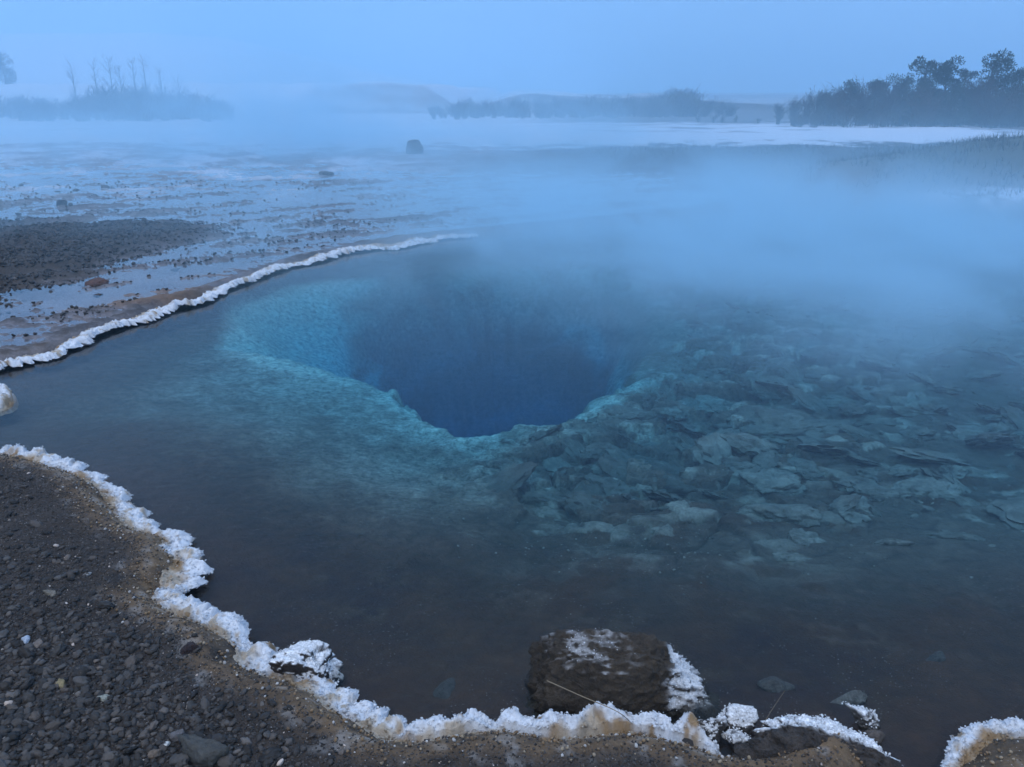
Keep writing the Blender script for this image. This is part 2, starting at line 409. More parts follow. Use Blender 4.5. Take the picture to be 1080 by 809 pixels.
    s = np.clip(np.maximum.reduce([snow_left * (1 - bl), bank_s, front, field]), 0, 1) * (sd < 0)
    c = lerp(c, [.50, .56, .66], s)
    con = np.where(s > .5, .15, .8); con = np.where(sd > 0, .8 + 1.5 * ss(-2.2, -.4, bh) * ss(.9, .2, th), con)
    # under water: brown shallows, pale sinter on the bowl, deeper blue-grey throat
    uw = np.tile(np.array([.036, .0165, .0090]), (n, 1)) * (1 + .4 * f1 + .35 * f2 + .2 * f3)[:, None]
    uw = lerp(uw, [.075, .040, .032], ss(-1.0, -2.2, x + .3 * f1) * .8)  # purplish surface reflection of the left water, put into the floor colour
    uw = lerp(uw, [.085, .062, .05], ss(.12, .5, fbm2(x * 3.5, y * 8, 4, 143)) * ss(-.2, .4, f3) * .55 * ss(.25, .6, sd))
    bowl = ss(-2.1, -.25, bh + .35 * f1 + .1 * f2) * ss(.35, 1.1, sd)
    f4 = fbm2(x * 42, y * 42, 2, 137); mott = np.clip(.5 + .45 * f2 + .20 * f3 + .0 * f4, 0, 1)
    leftb = ss(.3, -.5, x + .1)
    uw = lerp(uw, [.215, .205, .20], bowl * (.18 + .82 * mott) * (.35 + .65 * leftb) )
    uw = lerp(uw, [.28, .28, .275], ss(-.55, .1, bh + .25 * f2 + .2 * f1) * ss(.35, 1.1, sd) * (.30 + .6 * mott) * (.35 + .65 * ss(.9, -.2, x + .5 * f1)))
    uw = lerp(uw, [.38, .38, .37], np.exp(-((bh - .06) / .11) ** 2) * ss(6.5, 5.5, y) * ss(-.3, .4, f2 + .5 * f1 + .1) * .9)
    uw = lerp(uw, [.07, .06, .055], rub * ss(.2, -.25, f1 + .6 * f2) * ss(.02, -.3, bh) * .75)
    uw = lerp(uw, [.30, .30, .29], rub * ss(.45, .8, ide) * ss(-.2, .3, f2) * .6 * ss(-2.6, -1.2, bh))
    uw = lerp(uw, [.26, .26, .25], ss(.28, .5, fbm2(x * 1.2, y * 4.5, 4, 131)) * ss(.0, .5, f3 + f2) * ss(.9, 1.4, sd) * ss(-.6, .4, x) * .6)
    uw = lerp(uw, [.32, .33, .325], ss(-.05, .15, bh) * ss(.12, -.05, th) * ss(-.2, -.7, x) * (.6 + .4 * mott))
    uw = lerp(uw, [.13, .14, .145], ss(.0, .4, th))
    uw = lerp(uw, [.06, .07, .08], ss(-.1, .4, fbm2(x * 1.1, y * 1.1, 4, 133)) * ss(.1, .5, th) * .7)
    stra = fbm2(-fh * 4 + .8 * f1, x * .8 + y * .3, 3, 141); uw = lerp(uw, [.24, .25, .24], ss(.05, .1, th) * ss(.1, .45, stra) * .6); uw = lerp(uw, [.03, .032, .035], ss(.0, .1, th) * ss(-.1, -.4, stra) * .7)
    uw = lerp(uw, [.02, .018, .018], crack * .8 * ss(.35, -.2, f2))
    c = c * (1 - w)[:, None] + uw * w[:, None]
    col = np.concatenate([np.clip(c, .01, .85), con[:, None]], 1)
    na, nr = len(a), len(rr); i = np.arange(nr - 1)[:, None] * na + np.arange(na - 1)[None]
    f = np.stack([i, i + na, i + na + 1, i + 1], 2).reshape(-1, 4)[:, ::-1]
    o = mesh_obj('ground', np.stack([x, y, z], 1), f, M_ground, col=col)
    tag(o, kind='structure')
build_ground()

def prism(name, poly, z0, z1, mat):
    n = len(poly); v = [(p[0], p[1], z0) for p in poly] + [(p[0], p[1], z1) for p in poly]
    me = bpy.data.meshes.new(name)
    me.from_pydata(v, [], [list(range(n))[::-1], list(range(n, 2 * n))] + [[i, (i + 1) % n, n + (i + 1) % n, n + i] for i in range(n)])
    me.materials.append(mat); o = bpy.data.objects.new(name, me); C.objects.link(o); return o
o = prism('pool_water', [(-6.2, 3.2), (-4.2, 2.4), (-2.4, 1.3), (0, .9), (3, .9), (9, 2), (10, 8), (10, 13.4), (0, 13.4), (-1.6, 10.4), (-3.2, 8.2), (-4.5, 6.0), (-6.2, 4.6)], -5.6, 0., M_pool)
tag(o, kind='structure')
pv = [p for p in FLAT_W]; pv[0] = np.array([-12., 3.1]); 
me = bpy.data.meshes.new('puddle_water'); me.from_pydata([(p[0] - .10, p[1] + .14, .052) for p in pv], [], [list(range(len(pv)))]); me.materials.append(M_puddle)
o = bpy.data.objects.new('puddle_water', me); C.objects.link(o); tag(o, kind='structure')

# ------------------------------------------------------------------ white mineral rims
def rim(name, path_w, width, height, label, lip=.03, seed=0, step=.004, grains=3000, gap=None, tooth=.02, water_left=True, ends=.08):
    p = spline(path_w, step); n = len(p)
    seg = np.concatenate([[0], np.cumsum(np.linalg.norm(np.diff(p, axis=0), axis=1))])
    k = 45; ps = np.stack([np.convolve(np.pad(p[:, i], k, mode='edge'), np.ones(2 * k + 1) / (2 * k + 1), 'valid') for i in (0, 1)], 1)
    t = np.gradient(ps, axis=0); t /= np.linalg.norm(t, axis=1)[:, None] + 1e-9
    nrm = np.stack([-t[:, 1], t[:, 0]], 1) * (1 if water_left else -1)
    u = seg; z0 = np.zeros(n); s = seed * 31.7
    fade = np.clip(np.minimum(u, u[-1] - u) / ends, 0, 1) ** .5
    wv = width(u / u[-1]) if callable(width) else np.full(n, width)
    lob = np.abs(np.sin(u * 30 + 13 * vn2(u * 6, z0 + s, 1))); lob2 = np.abs(np.sin(u * 95 + 9 * vn2(u * 18, z0 + s, 2)))
    big = vn2(u * 9, z0 + s, 3)
    lipv = (lip * (.05 + 1.15 * lob * (.15 + 1.1 * big)) + tooth * lob2 ** .7 * (.3 + vn2(u * 30, z0 + s, 4))) * fade
    hv = height * (.62 + .5 * vn2(u * 6, z0 + s, 5) + .22 * lob) * fade * (.55 + .75 * vn2(u * 2.3, z0 + s, 8)) + .004
    wv = wv * (.75 + .5 * vn2(u * 9, z0 + s, 6)); hang = lob * (.3 + .8 * big)
    if gap is not None: g = gap(u / u[-1]); hv *= g; lipv *= g; wv = wv * (.5 + .5 * g)
    prof = [(-.035, -.07, 0), (-.03, -.01, 0), (-.02, .42, .0), (.35, .46, .35), (.85, .50, 1), (1., .58, 1)]
    V = []; COL = []
    tops = np.linspace(0, 1, 32)
    for (lf, hf, wh) in prof[:3]:
        V.append(np.stack([*(p + nrm * (lf + lipv[:, None] * .1 * (1 if wh else 0))).T, np.where(hf < 0, hf, hf * hv)], 1)); COL.append(np.full(n, wh))
    for (lf, hf, wh) in prof[3:]:
        V.append(np.stack([*(p + nrm * (lf * lipv[:, None])).T, hv * (hf - .42 * hang * fade)], 1)); COL.append(np.full(n, wh))
    for q in tops[1:]:
        off = lipv * (1 - q) - wv * q
        xy = p + nrm * off[:, None]
        dome = (.5 + .5 * math.sin(q / .35 * math.pi / 2)) if q < .35 else 1 - ((q - .35) / .65) ** 1.5
        X, Y = xy[:, 0], xy[:, 1]
        b = (1 - 1.6 * np.abs(fbm2(X * 13, Y * 13, 3, 201 + seed))) * .5 + .45 * fbm2(X * 40, Y * 40, 3, 211 + seed)
        base = np.where(ss(-.02, .02, -shore(X, Y)) > .5, ground_at(X, Y), -.01) if q > .3 else z0
        zz = base * ss(.3, .9, np.full(n, q)) * 1.0 + hv * dome * (.72 + .6 * b) - .42 * hang * hv * max(0, 1 - q / .16) + (q > .85) * -.03 * (q - .85) / .15 + .006 * fbm2(X * 55, Y * 55, 2, 251) * (q > .35)
        if q > .7: zz = np.minimum(zz, base + .016 * (1 - q) / .3 - .006 + .006 * fbm2(X * 60, Y * 60, 2, 252))
        V.append(np.stack([X, Y, zz], 1))
        fr = 1 - ss(.44, .84, q + .5 * fbm2(X * 14, Y * 14, 4, 221 + seed) + .06 * fbm2(X * 60, Y * 60, 2, 223))
        COL.append(fr)
    m = len(V); V = np.stack(V, 1); FR = np.stack(COL, 1)
    X, Y = V[..., 0].ravel(), V[..., 1].ravel()
    ragged = ss(-.62, -.15, fbm2(X * 30, Y * 30, 3, 231 + seed)).reshape(FR.shape)
    FR = FR * ragged
    j = fbm2(X * 11, Y * 11, 3, 241 + seed).reshape(FR.shape)
    white = np.array([.60, .63, .68]); rust = np.array([.25, .165, .085]); tan = np.array([.36, .30, .23]); dark = np.array([.035, .03, .028])
    inl = np.zeros(m); inl[6:] = 1
    st = tan[None, None] * (1 - ss(-.1, .35, j)[..., None]) + rust[None, None] * ss(-.1, .35, j)[..., None]
    lowc = st * inl[None, :, None] + dark[None, None] * (1 - inl)[None, :, None]
    col = lowc * (1 - FR[..., None]) + white * FR[..., None]
    i = np.arange(n - 1)[:, None] * m + np.arange(m - 1)[None]
    fc = np.stack([i, i + m, i + m + 1, i + 1], 2).reshape(-1, 4)
    if not water_left: fc = fc[:, ::-1]
    jn = Join(); jn.add(V.reshape(-1, 3), fc, np.concatenate([col.reshape(-1, 3), np.full((n * m, 1), .6)], 1))
    # crystalline knobs over the white part
    rng = np.random.default_rng(seed + 5); pick = []
    while len(pick) < grains:
        a, b_ = rng.integers(0, n), rng.integers(4, m - 2)
        if rng.random() < FR[a, b_] ** 1.5 + .30: pick.append((a, b_))
    pick = np.array(pick); pos = V[pick[:, 0], pick[:, 1]] + rng.normal(0, .002, (len(pick), 3)); cc = col[pick[:, 0], pick[:, 1]] * rng.uniform(.85, 1.1, (len(pick), 1))
    rad = (.0009 + .0034 * rng.random(len(pick)) ** 3) * (1 + (pick[:, 1] < 9) * .3 + .7 * (pick[:, 1] > 24))
    bv, bf, nb = blobs(pos, rad, 0, .75, seed, 1.1)
    jn.add(bv, bf, np.concatenate([np.repeat(cc, nb, 0), np.full((len(bv), 1), .5)], 1))
    o = jn.obj(name, M_frost); tag(o, label, 'mineral crust'); return o

P2 = lambda pts: [np.array(p) for p in pts]
def nwid(q): return np.interp(q, [0, .25, .45, .55, .6, .68, .8, .9, 1], [.09, .075, .085, .11, .09, .095, .07, .06, .05])
def ngap(q): return 1 - .55 * np.exp(-((q - .655) / .01) ** 2) - .5 * np.exp(-((q - .665) / .006) ** 2) - .5 * np.exp(-((q - .865) / .004) ** 2)
rim('mineral_crust', P2(near_w[:36]), nwid, .05, 'long white frosted mineral crust curving along the near gravel bank', .055, 1, .004, 15000, ngap, .014)
rim('mineral_crust', P2(right_w[2:]), lambda q: np.interp(q, [0, .2, 1], [.03, .065, .07]), .038, 'short white frosted crust on the bank in the bottom right corner', .03, 2, .004, 2600, None, .016)
rim('mineral_crust', P2(far_w[1:]), lambda q: np.interp(q, [0, .5, .8, 1], [.065, .08, .10, .07]), .052, 'thin white frosted crust between the wet flats and the pool',   .065, 3, .005, 7000, None, .03, water_left=False)
stub = [at(x, y)[:2] for x, y in [(-40, 431), (-18, 430), (0, 428), (6, 422), (1, 414), (-18, 411), (-40, 410)]]
rim('mineral_crust', P2(stub), .06, .045, 'small white crusted tip poking into the pool at the left edge', .03, 4, .005, 900, None, .02)

# ------------------------------------------------------------------ rocks
def rock_shape(sub, planes, seed, rough=.08, fine=.03, freq=2.2, sharp=9):
    """a lump cut by half spaces (direction, distance), roughened by noise"""
    d, f = ICO[sub]; r = np.zeros(len(d))
    for nx, ny, nz, dist in planes:
        nn = np.array([nx, ny, nz], float); nn /= np.linalg.norm(nn)
        c = np.maximum(d @ nn, 1e-3); r += (c / dist) ** sharp
    r = r ** (-1 / sharp)
    v = d * r[:, None]
    q = v + np.array([seed * 3.1, seed * 1.7, 0])
    nz = fbm3(q * freq, 3, seed) * rough * 1.5 + fbm3(q * freq * 4, 4, seed + 7, .6) * fine * 1.7
    return v * (1 + nz)[:, None], f

def box_planes(jit, seed, extra=7):
    rng = np.random.default_rng(seed); pl = [(1, 0, 0, 1), (-1, 0, 0, 1), (0, 1, 0, 1), (0, -1, 0, 1), (0, 0, 1, 1), (0, 0, -1, 1)]
    pl = [tuple(np.array(p[:3]) + rng.normal(0, jit, 3)) + (1 * rng.uniform(.85, 1.1),) for p in pl]
    for _ in range(extra):
        k = rng.normal(0, 1, 3); pl.append(tuple(k) + (rng.uniform(.92, 1.12),))
    return pl

def vnorm(v, f):
    fn = np.cross(v[f[:, 1]] - v[f[:, 0]], v[f[:, 2]] - v[f[:, 0]]); n = np.zeros_like(v)
    for k in range(3): np.add.at(n, f[:, k], fn)
    return n / (np.linalg.norm(n, axis=1)[:, None] + 1e-12)

def rock(name, label, cat, px, w, d, h, z=None, sharp=9, sink=.25, color=(.05, .042, .038), sub=4, seed=1, rot=0., planes=None, rough=.12, fine=.05, frost=None, frost_col=(.74, .755, .78),
         group=None, contrast=.9, mat=None, tilt=(0, 0), grains=0, grain_r=(.0015, .0045), freq=2.2):
    """px = pixel of the rock's base middle; w, d, h metres"""
    b = at(px[0], px[1], 0 if z is None else z)
    g = z if z is not None else float(ground_at(b[0], b[1])[0])
    if z is None: b = at(px[0], px[1], g); g = float(ground_at(b[0], b[1])[0])
    v, f = rock_shape(sub, planes or box_planes(.34, seed), seed, rough, fine, freq, sharp)
    v = v * np.array([w / 2, d / 2, h / 2])
    cr, sr = math.cos(rot), math.sin(rot)
    v = np.stack([v[:, 0] * cr - v[:, 1] * sr, v[:, 0] * sr + v[:, 1] * cr, v[:, 2] + v[:, 0] * tilt[0] + v[:, 1] * tilt[1]], 1)
    v[:, 2] += h / 2 - sink * h
    n = vnorm(v, f); col = np.tile(np.array(color, float), (len(v), 1)) * (1 + .5 * fbm3(v / max(w, h) * 7 + seed, 4, seed))[:, None]
    jn = Join(); 
    fm = np.zeros(len(v))
    if frost is not None:
        fm = np.clip(frost(v / np.array([w / 2, d / 2, h / 2]), n, v), 0, 1)
        col = col * (1 - fm[:, None]) + np.array(frost_col) * fm[:, None]
    o = mesh_obj(name, v, f, mat or M_stone, col=np.concatenate([col, np.full((len(v), 1), contrast)], 1), loc=(b[0], b[1], g))
    tag(o, label, cat, group)
    if grains:
        rng = np.random.default_rng(seed + 3); pr = fm ** 1.5; pr /= pr.sum(); k = rng.choice(len(v), grains, p=pr)
        bv, bf, nb = blobs(v[k] + n[k] * .001 + rng.normal(0, .003, (grains, 3)), rng.uniform(*grain_r, grains) * (.5 + .5 * rng.random(grains) ** 2), 0, .7, seed, 1.1)
        fc = np.repeat(np.array(frost_col)[None] * rng.uniform(.85, 1.08, (grains, 1)), nb, 0)
        fo = mesh_obj('frost', bv, bf, M_frost, o, col=np.concatenate([fc, np.full((len(bv), 1), .4)], 1)); fo['kind'] = 'stuff'
    return o

# the big boulder standing in the shallows
def fr_big(q, n, v):
    a = ss(.70, .98, q[:, 2] + .2 * fbm3(v * 20, 2, 2)) * ss(.55, .85, n[:, 2] + .3 * fbm3(v * 12, 3, 5)) * ss(-.15, .35, fbm3(v * 26, 4, 6) + .12) * ss(.2, -.1, q[:, 0] - .15)
    b = ss(.66, .84, q[:, 0] + .2 * fbm3(v * 16, 3, 8)) * ss(-.2, .15, q[:, 2] + .4 * fbm3(v * 14, 3, 9)) * ss(.1, .5, n[:, 2] + .35 * n[:, 0] + .3 * fbm3(v * 30, 3, 4))
    return np.maximum(a * .42, b * .9)
big = rock('boulder', 'large dark brown boulder with a frosted right tip, standing in the shallows', 'boulder', (646, 729), .455, .20, .31, z=0, sink=.38, color=(.046, .034, .023), sub=5, seed=3,
     planes=[(-1, -.12, .02, .95), (1, -.05, .62, .82), (-.12, -1, .05, .96), (.05, 1, .1, .95), (.22, -.15, 1, .86), (-.5, -.1, 1, 1.0), (-.9, -.5, .5, 1.02), (0, .5, 1, .98), (0, 0, -1, 1), (.3, -.9, -.5, .98), (.55, -.8, .25, .92), (.35, -.1, 1, .88)],
     rough=.11, fine=.075, sharp=13, frost=fr_big, grains=900, grain_r=(.0008, .0028), freq=3.0)
def fr_top(lo, hi, s, k=.45):
    return lambda q, n, v: ss(lo, hi, n[:, 2] + k * fbm3(v * 20, 3, s))
rock('frosted_stone', 'white capped dark stone in the water just off the near left crust', 'stone', (320, 710), .165, .11, .12, z=0, sink=.36, color=(.04, .033, .03), sub=5, seed=15, planes=box_planes(.18, 4, 5), rot=-.22, rough=.2, fine=.045, frost=fr_top(.30, .62, 3, .4), grains=500, grain_r=(.0012, .004))
rock('frosted_stone', 'lumpy frosted stone at the crust, nearest the big boulder on its right', 'stone', (745, 776), .058, .05, .062, z=0, sink=.25, color=(.045, .04, .036), sub=4, seed=9, frost=fr_top(.45, .85, 4, 1.0), grains=140, rough=.2)
rock('frosted_stone', 'flat stone with one white patch between the boulder and the dirt mound', 'stone', (778, 764), .085, .07, .05, z=0, sink=.4, color=(.05, .045, .042), sub=4, seed=10, frost=fr_top(.45, .85, 5, .5), grains=260)
rock('frosted_stone', 'small white speckled stone touching the crust below the flat white-patched one', 'stone', (777, 781), .06, .045, .035, z=0, sink=.3, color=(.05, .045, .042), sub=3, seed=11, frost=fr_top(.3, .8, 6, 1.0), grains=120)
rock('frosted_stone', 'small round stone speckled with frost beside the dirt mound', 'stone', (914, 763), .05, .045, .055, z=0, sink=.25, color=(.07, .065, .06), sub=4, seed=12, frost=fr_top(-.2, .6, 7, 1.2), grains=150)
rock('stone', 'small bare brown stone between the dirt mound and speckled stone', 'stone', (921, 779), .05, .04, .03, z=0, sink=.3, color=(.09, .075, .065), sub=3, seed=13)
def fr_slab(q, n, v): return ss(.1, .5, n[:, 2] + .2 * n[:, 1] + .35 * fbm3(v * 22, 3, 15)) * ss(-.35, -.1, q[:, 1] + .5 * q[:, 0] * .2 + .4 * fbm3(v * 9, 2, 16))
rock('dirt_mound', 'dark dirt mound topped by a slanting white frost slab at the water', 'mound', (880, 800), .27, .17, .16, z=0.0, sink=.42, color=(.045, .036, .03), sub=5, seed=14, rot=-.35, frost=fr_slab, grains=700, tilt=(-.18, .0), rough=.2, fine=.11, contrast=1.3)
# stones under water near the bank
for (px, w, d, h, s, cl, lab) in [((816, 722), .095, .07, .03, 21, .075, 'dull flat stone lying under water right of the big boulder'), ((901, 735), .075, .04, .035, 22, .13, 'pale oval stone just under water above the dirt mound'),
      ((990, 692), .05, .04, .02, 23, .06, 'dark flat stone under water at the right, alone on brown mud'), ((401, 756), .06, .045, .03, 24, .055, 'dark stone under water close to the crust below the frosted stone'),
      ((470, 722), .09, .05, .015, 25, .05, 'dark flat flake under water left of the big boulder')]:
    rock('sunken_stone', lab, 'stone', px, w, d, h, sink=.3, color=(cl, cl * .92, cl * .87), sub=4, seed=s, rot=.3 * s, group='stones on the shallow pool floor')
# single stones that stand out of the gravel
for (px, w, h, s, cl, lab) in [((27, 676), .026, .022, 31, (.42, .47, .55), 'bluish white angular pebble alone on the dark gravel'), ((40, 679), .03, .018, 32, (.17, .14, .12), 'light brown pebble touching the bluish white one'),
      ((65, 725), .026, .018, 33, (.24, .19, .10), 'yellowish brown pebble among dark gravel below the bluish one'), ((109, 737), .028, .012, 34, (.30, .30, .25), 'pale green grey flat pebble in the gravel'),
      ((201, 688), .04, .03, 35, (.03, .018, .017), 'dark reddish stone against the stained edge of the crust'), ((176, 786), .018, .012, 36, (.62, .61, .58), 'small white pebble in the gravel near the grey cobble'),
      ((218, 800), .085, .055, 37, (.07, .066, .058), 'large rough grey cobble at the bottom of the gravel bank'), ((188, 778), .036, .024, 38, (.12, .11, .11), 'smooth mid grey pebble left of the rough cobble'),
      ((163, 798), .03, .022, 39, (.16, .12, .09), 'tan brown pebble at the bottom below the white one'), ((56, 628), .03, .018, 40, (.17, .15, .12), 'light tan pebble high on the gravel near the left edge'),
      ((92, 607), .022, .01, 41, (.28, .28, .28), 'pale grey chip on fine grit at the upper bank')]:
    rock('pebble', lab, 'pebble', px, w, w * .8, h, sink=.25, color=cl, sub=3, seed=s, rot=s, mat=M_stone, contrast=.5)
# rocks out on the wet flats and beyond
for (px, w, h, s, cl, lab) in [((65, 216), .17, .10, 51, (.05, .045, .045), 'dark block on the wet flats above the dark gravel patch'), ((75, 218), .08, .05, 52, (.06, .055, .05), 'small stone leaning at the dark block on the flats'),
      ((111, 197), .17, .08, 53, (.06, .058, .06), 'squared grey rock standing alone far out on the flats'), ((22, 196), .08, .05, 54, (.05, .05, .05), 'little dark rock far out at the left edge of the flats'),
      ((80, 195.5), .08, .04, 55, (.05, .05, .05), 'farther of two little rocks left of the squared grey rock'), ((80, 201), .1, .04, 56, (.05, .05, .05), 'nearer of two little rocks left of the squared grey rock'),
      ((104, 301), .165, .075, 57, (.085, .04, .028), 'reddish brown rock lying by a puddle on the flats'), ((104, 312), .075, .035, 58, (.045, .03, .026), 'small dark stone in the puddle below the reddish rock'),
      ((183, 283), .07, .035, 59, (.045, .04, .04), 'small dark stone between two long puddles'), ((134, 186), .07, .05, 60, (.07, .07, .07), 'tiny grey rock farthest out on the left flats'),
      ((437, 161), .48, .42, 61, (.045, .045, .047), 'lone rounded dark boulder standing in the steam'), ((343, 184), .24, .09, 62, (.06, .055, .055), 'low flat rock in the mist below the lone boulder'),
      ((20, 229), .07, .04, 63, (.04, .035, .033), 'small black stone at left edge above the gravel patch'), ((62, 203), .07, .04, 64, (.04, .037, .037), 'dark pebble just above the dark block on the flats'),
      ((211, 196), .1, .04, 65, (.05, .048, .05), 'flat dark rock right of the squared grey rock'), ((37, 352), .03, .016, 67, (.06, .045, .04), 'small stone on mud behind the far crust at left')]:
    rock('rock', lab, 'rock', px, w, w * .8, h, sink=.2, color=cl, sub=4 if w > .12 else 3, seed=s, rot=.4 * s, z=None, planes=box_planes(.5, s, 11) if w > .4 else None)

# slabs of sinter on the pool floor
SL = [((828, 472), 102, 32, .36, 'widest pale slab on the pool floor right of the vent'), ((860, 490), 38, 34, .33, 'squarish slab at the right end of the widest pale slab'), ((810, 524), 62, 28, .30, 'rounded grey slab just below the widest pale slab'),
      ((826, 557), 68, 26, .27, 'pale rough slab with a sharp shadowed front edge'), ((849, 584), 32, 18, .24, 'small knobbly slab nearest the shore below the rough pale one'), ((974, 530), 62, 22, .28, 'pale wedge shaped slab far right on the pool floor'),
      ((931, 538), 42, 12, .28, 'narrow slab touching the left end of the wedge'), ((895, 547), 34, 22, .27, 'crumbly pale slab between the rough slab and the wedge'), ((917, 516), 28, 9, .30, 'small oval slab above the narrow one by the wedge'),
      ((979, 450), 40, 12, .34, None), ((962, 474), 26, 18, .32, None), ((836, 602), 40, 10, .22, 'thin pale sliver of slab below the small knobbly one'), ((763, 526), 30, 14, .30, 'small slab left of the rounded grey slab'),
      ((578, 536), 38, 11, .29, 'bright narrow slab in front of the vent brow'), ((634, 545), 30, 9, .28, 'small bright chip right of the narrow slab before the vent'), ((743, 486), 22, 14, .33, 'knobbly pale lump left of the widest slab'),
      ((703, 508), 76, 36, .30, 'dark domed rock with pale upper edge right of the vent'), ((703, 445), 24, 12, .34, 'bright lump on the right shoulder of the vent'), ((655, 452), 44, 12, .33, 'pale ledge at the right brow of the vent'),
      ((760, 432), 40, 14, .34, None), ((812, 425), 34, 10, .34, None), ((880, 436), 46, 12, .34, None), ((912, 460), 36, 10, .33, None), ((1020, 470), 44, 12, .32, None), ((1040, 512), 50, 12, .29, None), ((735, 405), 30, 10, .35, None),
      ((800, 448), 30, 10, .34, None), ((690, 474), 34, 10, .33, None), ((720, 548), 30, 10, .27, None), ((665, 568), 28, 8, .25, None), ((1010, 580), 46, 9, .24, None), ((940, 590), 34, 8, .23, None)]
for i, ((px, py), wp, hp, dep, lab) in enumerate(SL):
    b = at(px, py, -dep); dist = math.hypot(b[1], ZC + dep); w = wp / F * dist * 1.05; d = hp / F * dist / math.sin(math.atan2(ZC + dep, b[1])) * .95
    g = float(ground_at(b[0], b[1])[0])
    dome = 'domed' in (lab or ''); cl = .055 if dome else RNG.uniform(.085, .145)
    o = rock('rock_slab', lab or 'indistinct pale slab on the misty rubble floor right of the vent', 'rock slab', (px, py), w, d, max(.06, .11 * min(1, w / .35)) * (1.5 if dome else 1), z=-dep, sink=.75, color=(cl, cl * .99, cl * .96), sub=4, seed=70 + i,
         rot=RNG.uniform(-.25, .25), planes=box_planes(.4, 70 + i, 7), rough=.26, fine=.10, mat=M_slab, contrast=1.3, group='slabs on the pool floor' if lab else 'pale slabs fading into the steam', tilt=(RNG.normal(0, .06), -.05 + RNG.normal(0, .05)))
    o.location.z = max(g, -dep) - .004 + (.012 if wp > 50 else 0)

# stems
def stem(pts, r, label):
    v, f = tube(spline(pts, .02), r, r * .5, 6)
    tag(mesh_obj('dry_stem', v, f, M_stem), label, 'stem')
a = at(578, 738, .09); b = at(620, 748, .07); c = at(668, 765, .05)
stem([at_far(577, 718, 1.98), at_far(615, 735, 1.86), at_far(650, 750, 1.78), at(668, 764, .04)], .0016, 'dry brown grass stem leaning from the crust up to the boulder')
stem([at(798, 776, .05), at_far(812, 752, at(798, 776, .05)[1] + .02), at_far(828, 728, at(798, 776, .05)[1] + .04)], .0009, 'thin upright grass stem beside the dirt mound')

